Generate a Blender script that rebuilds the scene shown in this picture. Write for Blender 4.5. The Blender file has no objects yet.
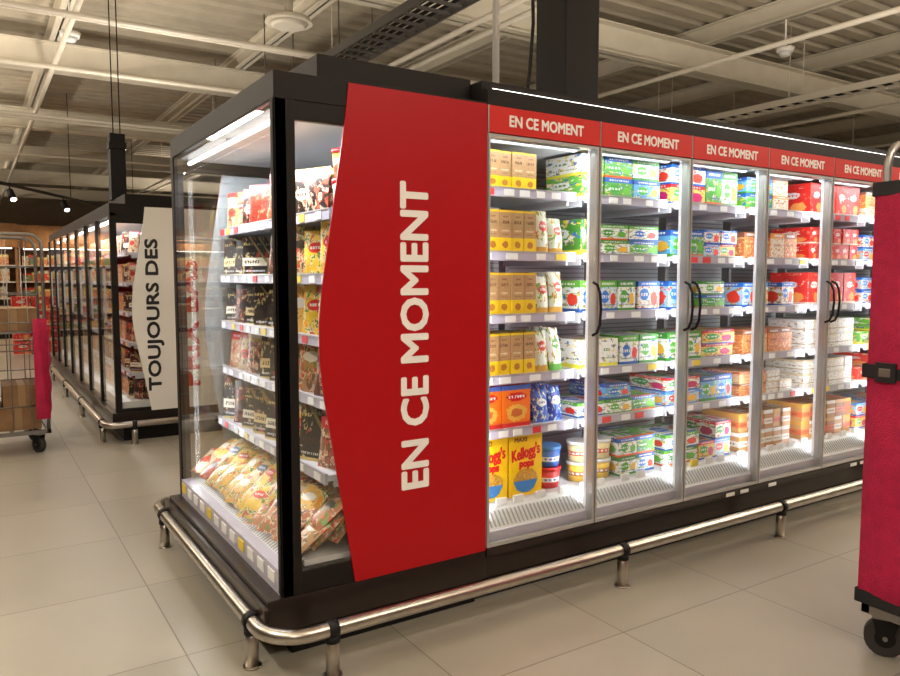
import bpy, math, random
from mathutils import Matrix, Vector
random.seed(7)
R=random.random
scene=bpy.context.scene
scene.view_settings.view_transform='Standard'
COL=scene.collection

# ---------------------------------------------------------------- materials
def newmat(name):
    m=bpy.data.materials.new(name); m.use_nodes=True
    nt=m.node_tree
    return m,nt,nt.nodes['Principled BSDF']
def plain(name,c,rough=.5,metal=0,spec=.5,noise=0,nscale=8,bump=0,bscale=60):
    m,nt,b=newmat(name)
    b.inputs['Base Color'].default_value=(*c,1); b.inputs['Roughness'].default_value=rough
    b.inputs['Metallic'].default_value=metal; b.inputs['Specular IOR Level'].default_value=spec
    if noise>0:
        tc=nt.nodes.new('ShaderNodeTexCoord'); n=nt.nodes.new('ShaderNodeTexNoise'); n.inputs['Scale'].default_value=nscale
        n.inputs['Detail'].default_value=6
        r=nt.nodes.new('ShaderNodeValToRGB')
        r.color_ramp.elements[0].position=.3; r.color_ramp.elements[1].position=.7
        r.color_ramp.elements[0].color=(*[x*(1-noise) for x in c],1); r.color_ramp.elements[1].color=(*[min(1,x*(1+noise)) for x in c],1)
        nt.links.new(tc.outputs['Object'],n.inputs['Vector']); nt.links.new(n.outputs['Fac'],r.inputs['Fac']); nt.links.new(r.outputs['Color'],b.inputs['Base Color'])
    if bump>0:
        tc=nt.nodes.new('ShaderNodeTexCoord'); n=nt.nodes.new('ShaderNodeTexNoise'); n.inputs['Scale'].default_value=bscale
        bp=nt.nodes.new('ShaderNodeBump'); bp.inputs['Strength'].default_value=bump; bp.inputs['Distance'].default_value=.01
        nt.links.new(tc.outputs['Object'],n.inputs['Vector']); nt.links.new(n.outputs['Fac'],bp.inputs['Height']); nt.links.new(bp.outputs['Normal'],b.inputs['Normal'])
    return m
def emis(name,c,s):
    m,nt,b=newmat(name)
    b.inputs['Base Color'].default_value=(*c,1); b.inputs['Emission Color'].default_value=(*c,1); b.inputs['Emission Strength'].default_value=s
    return m
def glassmat(name,tint=(.98,.988,.985)):
    m=bpy.data.materials.new(name); m.use_nodes=True; nt=m.node_tree; nt.nodes.clear()
    o=nt.nodes.new('ShaderNodeOutputMaterial'); mx=nt.nodes.new('ShaderNodeMixShader')
    t=nt.nodes.new('ShaderNodeBsdfTransparent'); t.inputs['Color'].default_value=(*tint,1)
    g=nt.nodes.new('ShaderNodeBsdfGlossy'); g.inputs['Roughness'].default_value=.015; g.inputs['Color'].default_value=(.95,.95,.95,1)
    lw=nt.nodes.new('ShaderNodeLayerWeight'); lw.inputs['Blend'].default_value=.5
    p=nt.nodes.new('ShaderNodeMath'); p.operation='POWER'; p.inputs[1].default_value=4.5
    q=nt.nodes.new('ShaderNodeMath'); q.operation='MULTIPLY_ADD'; q.inputs[1].default_value=.50; q.inputs[2].default_value=.05
    nt.links.new(lw.outputs['Facing'],p.inputs[0]); nt.links.new(p.outputs[0],q.inputs[0])
    nt.links.new(q.outputs[0],mx.inputs[0]); nt.links.new(t.outputs[0],mx.inputs[1]); nt.links.new(g.outputs[0],mx.inputs[2]); nt.links.new(mx.outputs[0],o.inputs[0])
    return m

class G:  # tiny node graph helper
    def __init__(s,nt): s.nt=nt
    def sock(s,i,v):
        if isinstance(v,(int,float)): i.default_value=v
        elif isinstance(v,tuple): i.default_value=(*v,1) if len(v)==3 else v
        else: s.nt.links.new(v,i)
    def m(s,op,a,b=0.0,c=None):
        n=s.nt.nodes.new('ShaderNodeMath'); n.operation=op
        s.sock(n.inputs[0],a); s.sock(n.inputs[1],b)
        if c is not None: s.sock(n.inputs[2],c)
        return n.outputs[0]
    def mix(s,f,a,b):
        n=s.nt.nodes.new('ShaderNodeMix'); n.data_type='RGBA'
        s.sock(n.inputs[0],f); s.sock(n.inputs[6],a); s.sock(n.inputs[7],b); return n.outputs[2]
    def pick(s,f,cols,interp='CONSTANT'):
        n=s.nt.nodes.new('ShaderNodeValToRGB'); r=n.color_ramp; r.interpolation=interp
        k=len(cols)
        r.elements[0].position=0; r.elements[0].color=(*cols[0],1)
        r.elements[1].position=1/k; r.elements[1].color=(*cols[min(1,k-1)],1)
        for i in range(2,k):
            e=r.elements.new(i/k); e.color=(*cols[i],1)
        s.sock(n.inputs[0],f); return n.outputs[0]
def pack_mat(name,base,bands=(),blobs=None,ells=(),texts=(),rough=.4,fine=1.9):
    """printed packaging: everything laid out on the pack's own UV"""
    m,nt,b=newmat(name); g=G(nt)
    tc=nt.nodes.new('ShaderNodeTexCoord'); sp=nt.nodes.new('ShaderNodeSeparateXYZ'); nt.links.new(tc.outputs['UV'],sp.inputs[0])
    u,v=sp.outputs[0],sp.outputs[1]
    fu=g.m('FRACT',u); fv=g.m('FRACT',v); iu=g.m('FLOOR',u); iv=g.m('FLOOR',v)
    cb=nt.nodes.new('ShaderNodeCombineXYZ'); g.sock(cb.inputs[0],iu); g.sock(cb.inputs[1],iv)
    w=nt.nodes.new('ShaderNodeTexWhiteNoise'); w.noise_dimensions='2D'; nt.links.new(cb.outputs[0],w.inputs['Vector']); wn=w.outputs['Value']
    def C(c): return g.pick(wn,c) if isinstance(c,list) else c
    col=C(base)
    def noise(scale,off=0.0,det=1.0):
        n=nt.nodes.new('ShaderNodeTexNoise'); n.noise_dimensions='3D'; n.inputs['Scale'].default_value=scale; n.inputs['Detail'].default_value=det
        c2=nt.nodes.new('ShaderNodeCombineXYZ'); g.sock(c2.inputs[0],u); g.sock(c2.inputs[1],v); c2.inputs[2].default_value=off
        nt.links.new(c2.outputs[0],n.inputs['Vector']); return n.outputs['Fac']
    if blobs:
        sc,pal,thr=blobs; sc*=fine
        f=g.m('GREATER_THAN',noise(sc,0.0,3.0),thr)
        pf=g.m('MULTIPLY_ADD',noise(sc*1.1,5.3,2.0),3.2,-1.1)
        col=g.mix(f,col,g.pick(pf,pal))
    for (v0,v1,c) in bands:
        f=g.m('MULTIPLY',g.m('GREATER_THAN',fv,v0),g.m('LESS_THAN',fv,v1)); col=g.mix(f,col,C(c))
    for (cu,cv,ru,rv,c) in ells:
        d=g.m('ADD',g.m('POWER',g.m('ABSOLUTE',g.m('DIVIDE',g.m('SUBTRACT',fu,cu),ru)),2.0),g.m('POWER',g.m('ABSOLUTE',g.m('DIVIDE',g.m('SUBTRACT',fv,cv),rv)),2.0))
        d=g.m('ADD',d,g.m('MULTIPLY_ADD',noise(13,2.2,2.0),1.2,-.6))
        col=g.mix(g.m('LESS_THAN',d,1.0),col,C(c))
    for (u0,u1,v0,v1,c,fr) in texts:
        f=g.m('MULTIPLY',g.m('MULTIPLY',g.m('GREATER_THAN',fv,v0),g.m('LESS_THAN',fv,v1)),g.m('MULTIPLY',g.m('GREATER_THAN',fu,u0),g.m('LESS_THAN',fu,u1)))
        t=g.m('GREATER_THAN',g.m('SINE',g.m('ADD',g.m('MULTIPLY',fu,fr*1.6),g.m('MULTIPLY',noise(22,7.7),8))),-.2)
        col=g.mix(g.m('MULTIPLY',f,t),col,C(c))
    g.sock(b.inputs['Base Color'],col); b.inputs['Roughness'].default_value=rough
    return m

# ---------------------------------------------------------------- mesh builder
class MB:
    def __init__(s): s.v=[];s.f=[];s.mi=[];s.uv=[];s.sm=[];s.mats=[]
    def mat(s,m):
        if m not in s.mats: s.mats.append(m)
        return s.mats.index(m)
    def poly(s,pts,m,uvs=None,M=None,smooth=False):
        b=len(s.v)
        for p in pts:
            p=Vector(p); s.v.append(M@p if M else p)
        s.f.append(tuple(range(b,b+len(pts)))); s.mi.append(s.mat(m)); s.sm.append(smooth)
        s.uv.append(uvs if uvs else [(0,0)]*len(pts))
    def box(s,x0,x1,y0,y1,z0,z1,m,M=None,k=None):
        b=len(s.v)
        for x in (x0,x1):
            for y in (y0,y1):
                for z in (z0,z1):
                    p=Vector((x,y,z)); s.v.append(M@p if M else p)
        ku,kv=k if k else (0,0)
        a0,a1=.01,.99
        U=[(ku+a0,kv+a0),(ku+a1,kv+a0),(ku+a1,kv+a1),(ku+a0,kv+a1)]
        F=[(0,4,5,1),(6,2,3,7),(2,0,1,3),(4,6,7,5),(1,5,7,3),(2,6,4,0)]
        i=s.mat(m)
        for q in F:
            s.f.append(tuple(b+j for j in q)); s.mi.append(i); s.sm.append(False); s.uv.append(U)
    def cyl(s,p0,p1,r0,r1,m,n=16,M=None,caps=True,k=(0,0),smooth=True):
        p0=Vector(p0);p1=Vector(p1); d=(p1-p0).normalized()
        a=Vector((0,0,1)) if abs(d.z)<.9 else Vector((1,0,0))
        e1=d.cross(a).normalized(); e2=d.cross(e1)
        b=len(s.v)
        for P,r in((p0,r0),(p1,r1)):
            for i in range(n):
                t=2*math.pi*i/n; q=P+e1*math.cos(t)*r+e2*math.sin(t)*r; s.v.append(M@q if M else q)
        mi=s.mat(m)
        for i in range(n):
            j=(i+1)%n
            s.f.append((b+i,b+n+i,b+n+j,b+j)); s.mi.append(mi); s.sm.append(smooth)
            ua=k[0]+.01+.98*i/n; ub=k[0]+.01+.98*(i+1)/n
            s.uv.append([(ua,k[1]+.01),(ua,k[1]+.99),(ub,k[1]+.99),(ub,k[1]+.01)])
        if caps:
            s.f.append(tuple(b+i for i in range(n))); s.mi.append(mi); s.sm.append(False); s.uv.append([(k[0]+.5,k[1]+.5)]*n)
            s.f.append(tuple(b+n+i for i in reversed(range(n)))); s.mi.append(mi); s.sm.append(False); s.uv.append([(k[0]+.5,k[1]+.5)]*n)
    def tube(s,path,r,m,n=10,M=None,closed=False):
        P=[Vector(p) for p in path]; N=len(P); b=len(s.v); mi=s.mat(m)
        up=None
        for i,p in enumerate(P):
            if closed: t=(P[(i+1)%N]-P[i-1]).normalized()
            else: t=(P[min(i+1,N-1)]-P[max(i-1,0)]).normalized()
            if up is None:
                a=Vector((0,0,1)) if abs(t.z)<.9 else Vector((1,0,0)); e1=t.cross(a).normalized()
            else: e1=(up-t*up.dot(t)).normalized()
            up=e1; e2=t.cross(e1)
            for j in range(n):
                q=2*math.pi*j/n; w=p+e1*math.cos(q)*r+e2*math.sin(q)*r; s.v.append(M@w if M else w)
        for i in range(N if closed else N-1):
            i2=(i+1)%N
            for j in range(n):
                j2=(j+1)%n
                s.f.append((b+i*n+j,b+i*n+j2,b+i2*n+j2,b+i2*n+j)); s.mi.append(mi); s.sm.append(True); s.uv.append([(0,0)]*4)
        if not closed:
            for base in (b,b+(N-1)*n):
                s.f.append(tuple(base+j for j in range(n))); s.mi.append(mi); s.sm.append(False); s.uv.append([(0,0)]*n)
    def pouch(s,w,h,d,m,M,k,n=6,waist=.07,edge=0.0):
        b=len(s.v); mi=s.mat(m)
        for side in(-1,1):
            for i in range(n+1):
                for j in range(n+1):
                    a=i/n*2-1; c=j/n*2-1
                    f=(1-a**4)*(1-abs(c)**3)*(1-edge)+edge
                    q=Vector((a*w/2*(1-waist*(1-c*c)),side*d/2*f,h*(c+1)/2)); s.v.append(M@q)
        def I(sd,i,j): return b+sd*(n+1)**2+i*(n+1)+j
        for sd in(0,1):
            for i in range(n):
                for j in range(n):
                    q=[I(sd,i,j),I(sd,i+1,j),I(sd,i+1,j+1),I(sd,i,j+1)]
                    uu=[(k[0]+.01+.98*x/n,k[1]+.01+.98*y/n) for x,y in((i,j),(i+1,j),(i+1,j+1),(i,j+1))]
                    if sd: q.reverse(); uu.reverse()
                    s.f.append(tuple(q)); s.mi.append(mi); s.sm.append(True); s.uv.append(uu)
    def wedge(s,w,h,d,m,M,k):
        """standing triangular sleeve pack: sloped outline, printed face"""
        b=len(s.v); mi=s.mat(m)
        o=[(-w/2,0),(w/2,0),(w/2,h*.30),(-w/2+w*.2,h),(-w/2,h)]
        for y in(-d/2,d/2):
            for (x,z) in o: s.v.append(M@Vector((x,y,z)))
        uu=[(k[0]+.02+.96*(x+w/2)/w,k[1]+.02+.96*z/h) for x,z in o]
        s.f.append((b,b+1,b+2,b+3,b+4)); s.mi.append(mi); s.sm.append(False); s.uv.append(uu)
        s.f.append((b+9,b+8,b+7,b+6,b+5)); s.mi.append(mi); s.sm.append(False); s.uv.append(uu[::-1])
        for i in range(5):
            j=(i+1)%5; s.f.append((b+i,b+5+i,b+5+j,b+j)); s.mi.append(mi); s.sm.append(False); s.uv.append([(k[0]+.02,k[1]+.02)]*4)
    def addmesh(s,me,M,m):
        b=len(s.v); mi=s.mat(m)
        for v in me.vertices: s.v.append(M@v.co)
        for p in me.polygons:
            s.f.append(tuple(b+i for i in p.vertices)); s.mi.append(mi); s.sm.append(False); s.uv.append([(0,0)]*len(p.vertices))
    def bold(s,me,M,m,t):
        """heavier weight: overlapped strokes, each layer a hair further out"""
        for i in range(8):
            a=i*math.pi/4; s.addmesh(me,M@Matrix.Translation((t*math.cos(a),t*math.sin(a),i*.00003)),m)
        s.addmesh(me,M@Matrix.Translation((0,0,.0003)),m)
    def build(s,name,parent=None,bevel=0):
        me=bpy.data.meshes.new(name); me.from_pydata([tuple(v) for v in s.v],[],s.f)
        for m in s.mats: me.materials.append(m)
        me.polygons.foreach_set('material_index',s.mi); me.polygons.foreach_set('use_smooth',s.sm)
        ul=me.uv_layers.new(name='UVMap'); flat=[]
        for q in s.uv:
            for a in q: flat+= [a[0],a[1]]
        ul.data.foreach_set('uv',flat); me.update()
        o=bpy.data.objects.new(name,me); COL.objects.link(o)
        if parent: o.parent=parent
        if bevel:
            md=o.modifiers.new('bevel','BEVEL'); md.width=bevel; md.segments=2; md.limit_method='ANGLE'
        return o
def empty(name,loc=(0,0,0)):
    o=bpy.data.objects.new(name,None); o.empty_display_size=.2; COL.objects.link(o); return o   # parts carry world coordinates
def kk(): return (random.randint(0,60),random.randint(0,60))

_tc={}
def textmesh(body,w,h,off=.0,ext=.001,shear=0):
    key=(body,w,h,off,shear)
    if key in _tc: return _tc[key]
    cu=bpy.data.curves.new('t','FONT'); cu.body=body; cu.size=1; cu.offset=off; cu.extrude=.002; cu.shear=shear; cu.resolution_u=3
    o=bpy.data.objects.new('t',cu); COL.objects.link(o); bpy.context.view_layer.update()
    dg=bpy.context.evaluated_depsgraph_get(); me=bpy.data.meshes.new_from_object(o.evaluated_get(dg))
    bpy.data.objects.remove(o); bpy.data.curves.remove(cu)
    xs=[v.co.x for v in me.vertices]; ys=[v.co.y for v in me.vertices]
    cx,cy=(min(xs)+max(xs))/2,(min(ys)+max(ys))/2; sx=w/(max(xs)-min(xs)); sy=h/(max(ys)-min(ys))
    for v in me.vertices: v.co=Vector(((v.co.x-cx)*sx,(v.co.y-cy)*sy,v.co.z*(ext/.002)))
    _tc[key]=me; return me
def frame(o,r,u):
    r=Vector(r);u=Vector(u);n=r.cross(u)
    return Matrix(((r.x,u.x,n.x,o[0]),(r.y,u.y,n.y,o[1]),(r.z,u.z,n.z,o[2]),(0,0,0,1)))

# base materials
M_dark=plain('dark_brown_frame',(.013,.010,.009),.5,spec=.2)
M_black=plain('black_metal',(.008,.007,.007),.55,spec=.25)
M_base=plain('plinth_brown_gloss',(.018,.011,.009),.28,spec=.4)
M_red=plain('red_vinyl',(.41,.004,.008),.4,spec=.25)
M_hred=plain('header_red',(.60,.020,.015),.4,spec=.3)
M_white=plain('white_print',(.88,.87,.85),.4)
M_panelw=plain('white_panel',(.82,.80,.76),.35)
M_ink=plain('black_ink',(.01,.01,.01),.5)
M_int=plain('interior_white_enamel',(.66,.67,.68),.35)
M_back=plain('interior_back_grey',(.45,.47,.49),.4)
M_shelf=plain('shelf_grey',(.56,.56,.60),.35)
M_rail=plain('price_rail',(.46,.44,.54),.3)
M_lab=plain('price_label',(.85,.85,.85),.5)
M_laby=plain('price_label_yellow',(.8,.6,.05),.5)
M_labr=plain('price_label_red',(.7,.04,.04),.5)
M_steel=plain('brushed_steel',(.50,.46,.41),.30,1,noise=.1,nscale=20)
M_chrome=plain('chrome',(.6,.58,.55),.2,1)
M_zinc=plain('zinc_wire',(.32,.31,.3),.4,1)
M_alu=plain('aluminium',(.55,.55,.55),.35,.6)
M_glass=glassmat('clear_glass')
M_led=emis('led_white',(1,.98,.94),7)
M_tube=emis('led_tube_white',(1,.98,.95),3)
M_led2=emis('led_strip',(1,.97,.9),3)
M_mull=emis('mullion_diffuser',(.95,.96,1),.3)
M_seal=plain('door_seal_grey',(.22,.22,.22),.4)

# packaging
W=(.78,.78,.75)
P={}
P['kraft']=pack_mat('kraft_box_print',(.40,.24,.11),bands=[(.0,.36,(.75,.50,.01)),(.94,1.0,(.75,.50,.01))],blobs=(6,[(.36,.2,.08),(.44,.28,.14),(.36,.2,.08)],.5),ells=[(.5,.20,.24,.08,(.40,.16,.02))],texts=[(.2,.8,.68,.75,(.1,.04,.02),30),(.2,.8,.5,.54,(.7,.6,.4),50),(.3,.7,.82,.86,(.15,.05,.02),50),(.25,.75,.42,.45,(.2,.1,.04),60)])
P['orange']=pack_mat('orange_box_print',(.80,.17,.008),bands=[(0,.12,(.6,.03,.02)),(.88,1,(.05,.15,.5))],ells=[(.5,.35,.36,.2,(.75,.40,.06)),(.5,.35,.2,.1,(.5,.12,.02)),(.5,.72,.35,.1,(.6,.01,.01))],texts=[(.2,.8,.69,.75,W,40)])
P['milk']=pack_mat('milk_pack_print',[W,(.10,.35,.62),(.50,.62,.74),W,(.08,.32,.05)],bands=[(.78,1,[(.04,.22,.03),(.015,.08,.36),(.10,.35,.04),(.015,.10,.42)]),(0,.12,[(.05,.25,.03),(.02,.11,.4),(.7,.1,.02)])],blobs=(3.0,[(.02,.12,.45),W,(.12,.40,.04),(.75,.48,.03),(.03,.20,.5)],.53),ells=[(.35,.48,.20,.2,[(.06,.35,.02),(.01,.14,.52),(.04,.3,.03)]),(.78,.4,.14,.2,[(.78,.42,.03),(.72,.04,.02),(.12,.42,.03)])],texts=[(.16,.54,.43,.53,W,35),(.15,.85,.85,.92,W,50),(.1,.9,.2,.25,(.1,.1,.15),70)])
P['berry']=pack_mat('berry_pack_print',[W,(.30,.55,.75),W,(.75,.55,.1)],bands=[(.82,1,[(.01,.12,.52),(.06,.26,.7),(.62,.01,.02)]),(0,.10,(.01,.10,.46))],blobs=(3.6,[(.72,.02,.02),W,(.82,.30,.02),(.12,.42,.04),(.6,.01,.08)],.52),ells=[(.3,.55,.22,.2,[(.02,.18,.62),(.62,.01,.01),(.03,.35,.07)]),(.75,.40,.16,.24,[(.82,.04,.02),(.85,.45,.06),(.5,.01,.12)])],texts=[(.12,.48,.5,.6,W,35),(.15,.85,.88,.94,W,50),(.1,.9,.18,.22,(.1,.1,.2),70)])
P['green']=pack_mat('green_pack_print',[(.06,.26,.03),(.12,.42,.05),W,(.3,.5,.06)],bands=[(0,.15,(.75,.70,.06))],blobs=(3,[W,(.75,.55,.03),(.02,.14,.42)],.54),ells=[(.4,.6,.28,.16,W)],texts=[(.2,.6,.56,.66,(.04,.2,.02),35),(.1,.9,.3,.35,(.1,.2,.1),60)])
P['peach']=pack_mat('peach_pack_print',[(.70,.42,.24),(.68,.60,.5),(.60,.18,.06)],bands=[(.8,1,[(.5,.09,.03),(.7,.25,.05),(.25,.09,.05)])],blobs=(4,[(.6,.15,.04),(.75,.55,.3),(.75,.45,.14),(.35,.08,.03)],.53),texts=[(.15,.8,.86,.94,W,50),(.15,.7,.5,.58,(.25,.05,.03),50)])
P['redp']=pack_mat('red_pack_print',[(.62,.015,.012),(.68,.025,.02),(.56,.01,.01)],bands=[(0,.10,(.72,.5,.4))],blobs=(3,[(.5,.01,.01),(.7,.2,.1),(.5,.01,.01),(.75,.6,.5)],.58),ells=[(.5,.62,.26,.10,(.8,.72,.66)),(.7,.25,.2,.14,(.8,.3,.07))],texts=[(.2,.8,.60,.65,(.6,.02,.02),40)])
P['cup']=pack_mat('yogurt_cup_print',[W,(.7,.66,.6)],bands=[(.86,1,[(.6,.6,.62),(.65,.5,.3)]),(.3,.38,(.4,.3,.2))],blobs=(4,[(.6,.4,.2),(.5,.5,.5),(.3,.15,.05)],.56))
P['jar']=pack_mat('caramel_jar_print',[(.42,.18,.05),(.55,.28,.10),(.34,.11,.03)],bands=[(.8,1,[W,(.6,.3,.05)]),(.25,.55,[(.75,.7,.6),(.65,.12,.04)])],texts=[(.1,.9,.35,.45,(.2,.05,.02),50)])
P['pouchg']=pack_mat('green_pouch_print',[W,(.66,.68,.58)],bands=[(0,.16,[(.10,.33,.05),(.55,.3,.04)])],blobs=(2.2,[(.22,.42,.06),W,(.70,.45,.08),(.4,.2,.08),(.16,.36,.05)],.53),ells=[(.5,.62,.26,.12,[(.08,.28,.05),(.5,.05,.03)])],texts=[(.28,.72,.59,.65,W,40)],rough=.3)
P['pouchb']=pack_mat('blue_pouch_print',[(.02,.06,.35),(.03,.12,.5)],blobs=(3,[(.7,.5,.1),W,(.05,.3,.6)],.56),ells=[(.5,.6,.3,.12,W)],texts=[(.28,.72,.57,.63,(.02,.05,.3),40)],rough=.3)
P['meat']=pack_mat('cured_meat_pack_print',[(.02,.012,.01),(.10,.03,.016),(.42,.04,.02),(.55,.42,.25)],blobs=(2.6,[(.45,.12,.07),(.62,.42,.22),(.03,.02,.02),(.3,.04,.03)],.52),bands=[(.86,1,[(.6,.40,.10),(.03,.02,.02),(.5,.02,.02)])],ells=[(.5,.45,.26,.12,[(.68,.60,.45),(.03,.02,.02),(.55,.04,.02)])],texts=[(.28,.72,.42,.48,(.05,.02,.02),40)],rough=.38)
P['meat2']=pack_mat('sliced_meat_pack_print',[(.32,.04,.03),(.50,.30,.18),(.22,.10,.04),(.03,.02,.02)],blobs=(3,[(.6,.28,.18),(.7,.58,.4),(.2,.03,.02),(.5,.1,.05)],.48),bands=[(.78,1,[(.03,.02,.02),(.55,.02,.02),(.6,.38,.06)])],texts=[(.2,.8,.85,.92,W,45)],rough=.35)
P['tri']=pack_mat('dark_wedge_print',[(.012,.011,.012),(.02,.014,.012)],blobs=(2.2,[(.02,.015,.012),(.5,.4,.2),(.02,.015,.012),(.35,.05,.03)],.56),bands=[(.0,.07,(.55,.42,.16)),(.26,.46,[(.74,.70,.58),(.66,.52,.28),(.02,.015,.01)])],texts=[(.08,.7,.32,.40,(.05,.03,.02),40),(.05,.35,.76,.82,(.65,.5,.2),40),(.1,.9,.12,.16,(.6,.6,.6),60)],rough=.45)
P['cheese']=pack_mat('cheese_pouch_print',[(.78,.50,.05),(.70,.60,.38),(.72,.42,.10)],blobs=(2.0,[(.8,.32,.02),(.78,.62,.3),(.08,.22,.04),(.75,.68,.5),(.5,.08,.03)],.5),ells=[(.5,.6,.26,.11,[(.6,.02,.02),(.04,.13,.35),(.75,.73,.7)])],texts=[(.3,.7,.57,.63,W,40)],rough=.3)
P['sand']=pack_mat('bakery_pouch_print',[(.45,.24,.10),(.55,.40,.20),(.42,.14,.06)],blobs=(2.4,[(.12,.26,.04),(.55,.08,.03),(.66,.54,.38),(.2,.09,.04)],.48),ells=[(.5,.7,.30,.10,[(.7,.62,.5),(.06,.05,.04)])],rough=.3)
P['tuby']=pack_mat('yellow_tub_print',[(.75,.50,.07),(.7,.58,.3)],bands=[(.35,.6,[(.35,.12,.03),(.6,.08,.02)])],texts=[(.05,.95,.42,.54,W,60)])
P['tubb']=pack_mat('blue_tub_print',[(.03,.14,.5),(.6,.03,.03)],bands=[(.35,.6,W)],texts=[(.05,.95,.42,.54,(.1,.1,.4),60)])
P['grocery']=pack_mat('grocery_print',[(.5,.2,.05),(.55,.4,.1),(.1,.2,.08),(.5,.05,.03),(.5,.45,.35)],blobs=(2,[(.6,.5,.3),(.5,.08,.04),(.1,.15,.3)],.55),bands=[(.75,1,[(.6,.5,.2),(.4,.04,.02),(.5,.48,.4)])])
M_cereal=plain('cereal_yellow',(.86,.52,.006),.35)
M_cred=plain('cereal_red',(.62,.01,.01),.4)
M_cgreen=plain('cereal_brown',(.22,.09,.02),.5)
M_bowl=plain('bowl_print_blue',(.05,.2,.5),.4)
M_puff=plain('puff_print',(.55,.27,.03),.6,noise=.5,nscale=80)
M_card=plain('cardboard',(.27,.15,.07),.8,noise=.15,nscale=10)
M_tape=plain('packing_tape',(.35,.22,.11),.35)
M_lidw=plain('plastic_lid',(.7,.7,.7),.35)

# ---------------------------------------------------------------- geometry constants
XC,YF=.894,2.5; YB=4.05; XL=1.785; PW=.617; ND=8; XR=XL+PW*ND
ZB,ZT=.255,2.085

# ---------------------------------------------------------------- room
def tile_floor():
    m,nt,b=newmat('floor_tiles')
    tc=nt.nodes.new('ShaderNodeTexCoord'); mp=nt.nodes.new('ShaderNodeMapping'); mp.inputs['Location'].default_value=(.13,.22,0)
    br=nt.nodes.new('ShaderNodeTexBrick'); br.offset=0; br.inputs['Scale'].default_value=1; br.inputs['Mortar Size'].default_value=.003; br.inputs['Mortar Smooth'].default_value=.2
    br.inputs['Brick Width'].default_value=.75; br.inputs['Row Height'].default_value=.75; br.inputs['Bias'].default_value=0
    br.inputs['Color1'].default_value=(.28,.258,.215,1); br.inputs['Color2'].default_value=(.32,.295,.248,1); br.inputs['Mortar'].default_value=(.15,.135,.11,1)
    n=nt.nodes.new('ShaderNodeTexNoise'); n.inputs['Scale'].default_value=2.2; n.inputs['Detail'].default_value=9; n.inputs['Roughness'].default_value=.65
    g=G(nt); rr=g.pick(n.outputs['Fac'],[(.80,.79,.78),(1,1,1),(1.12,1.1,1.08)],'LINEAR')
    mx=nt.nodes.new('ShaderNodeMix'); mx.data_type='RGBA'; mx.blend_type='MULTIPLY'; mx.inputs[0].default_value=1
    nt.links.new(tc.outputs['Object'],mp.inputs[0]); nt.links.new(mp.outputs[0],br.inputs['Vector']); nt.links.new(mp.outputs[0],n.inputs['Vector'])
    nt.links.new(br.outputs['Color'],mx.inputs[6]); nt.links.new(rr,mx.inputs[7]); nt.links.new(mx.outputs[2],b.inputs['Base Color'])
    r2=g.m('MULTIPLY_ADD',n.outputs['Fac'],.25,.22); nt.links.new(r2,b.inputs['Roughness'])
    bp=nt.nodes.new('ShaderNodeBump'); bp.inputs['Strength'].default_value=.25; bp.inputs['Distance'].default_value=.003; bp.invert=True
    nt.links.new(br.outputs['Fac'],bp.inputs['Height']); nt.links.new(bp.outputs[0],b.inputs['Normal'])
    return m
RX0,RX1,RY0,RY1,RH=-12,26,-7,38,5.1
mb=MB(); mb.box(RX0,RX1,RY0,RY1,-.1,0,tile_floor()); mb.build('floor')
M_deck=plain('ceiling_deck_beige',(.43,.38,.30),.7,noise=.1,nscale=3)
M_beam=plain('beam_cream_paint',(.66,.61,.51),.6,noise=.06,nscale=3)
M_wall=plain('wall_tan',(.30,.22,.15),.8,noise=.1,nscale=2)
M_wood=plain('wood_fascia',(.30,.15,.06),.6,noise=.25,nscale=5)
mb=MB(); y=RY0; p=.36
while y<RY1:
    a=[(y,RH+.06),(y+.1,RH+.06),(y+.14,RH),(y+.32,RH),(y+p,RH+.06)]
    for (ya,za),(yb,zb) in zip(a[:-1],a[1:]):
        mb.poly([(RX0,ya,za),(RX0,yb,zb),(RX1,yb,zb),(RX1,ya,za)],M_deck)
    y+=p
mb.box(RX0,RX1,RY0,RY1,RH+.08,RH+.15,M_deck)
mb.build('ceiling')
for nm,c in (('wall_left',(RX0-.1,RX0,RY0,RY1)),('wall_right',(RX1,RX1+.1,RY0,RY1)),('wall_back',(RX0,RX1,RY0-.1,RY0)),('wall_front',(RX0,RX1,RY1,RY1+.1))):
    mb=MB(); mb.box(*c,0,RH,M_wall); mb.build(nm)
def ibeam(mb,a,b,z,h,w,m,axis):
    t=.02
    if axis=='X':
        y=(a[1]); mb.box(a[0],b[0],y-w/2,y+w/2,z,z+t,m); mb.box(a[0],b[0],y-w/2,y+w/2,z+h-t,z+h,m); mb.box(a[0],b[0],y-.012,y+.012,z,z+h,m)
    else:
        x=a[0]; mb.box(x-w/2,x+w/2,a[1],b[1],z,z+t,m); mb.box(x-w/2,x+w/2,a[1],b[1],z+h-t,z+h,m); mb.box(x-.012,x+.012,a[1],b[1],z,z+h,m)
mb=MB()
for y in (2.6,7.6,12.6,17.6,22.6,27.6,32.6): ibeam(mb,(RX0,y),(RX1,y),4.42,.40,.26,M_beam,'X')
for i in range(13): 
    x=-9.6+i*2.7; ibeam(mb,(x,RY0),(x,RY1),4.83,.26,.16,M_beam,'Y')
mb.build('ceiling_beams')
M_cond=plain('conduit_cream',(.68,.63,.54),.5)
mb=MB()
for z,y in ((4.15,8.9),(4.2,9.15),(4.1,11.0),(4.1,14.4),(4.1,14.7),(4.1,19),(3.9,24)): mb.cyl((RX0,y,z),(RX1,y,z),.03,.03,M_cond,8)
for z,x in ((4.3,1.1),(4.25,4.9),(4.25,5.2),(4.3,8.6),(4.3,13.2),(4.3,17)): mb.cyl((x,RY0,z),(x,RY1,z),.035,.035,M_cond,8)
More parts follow.
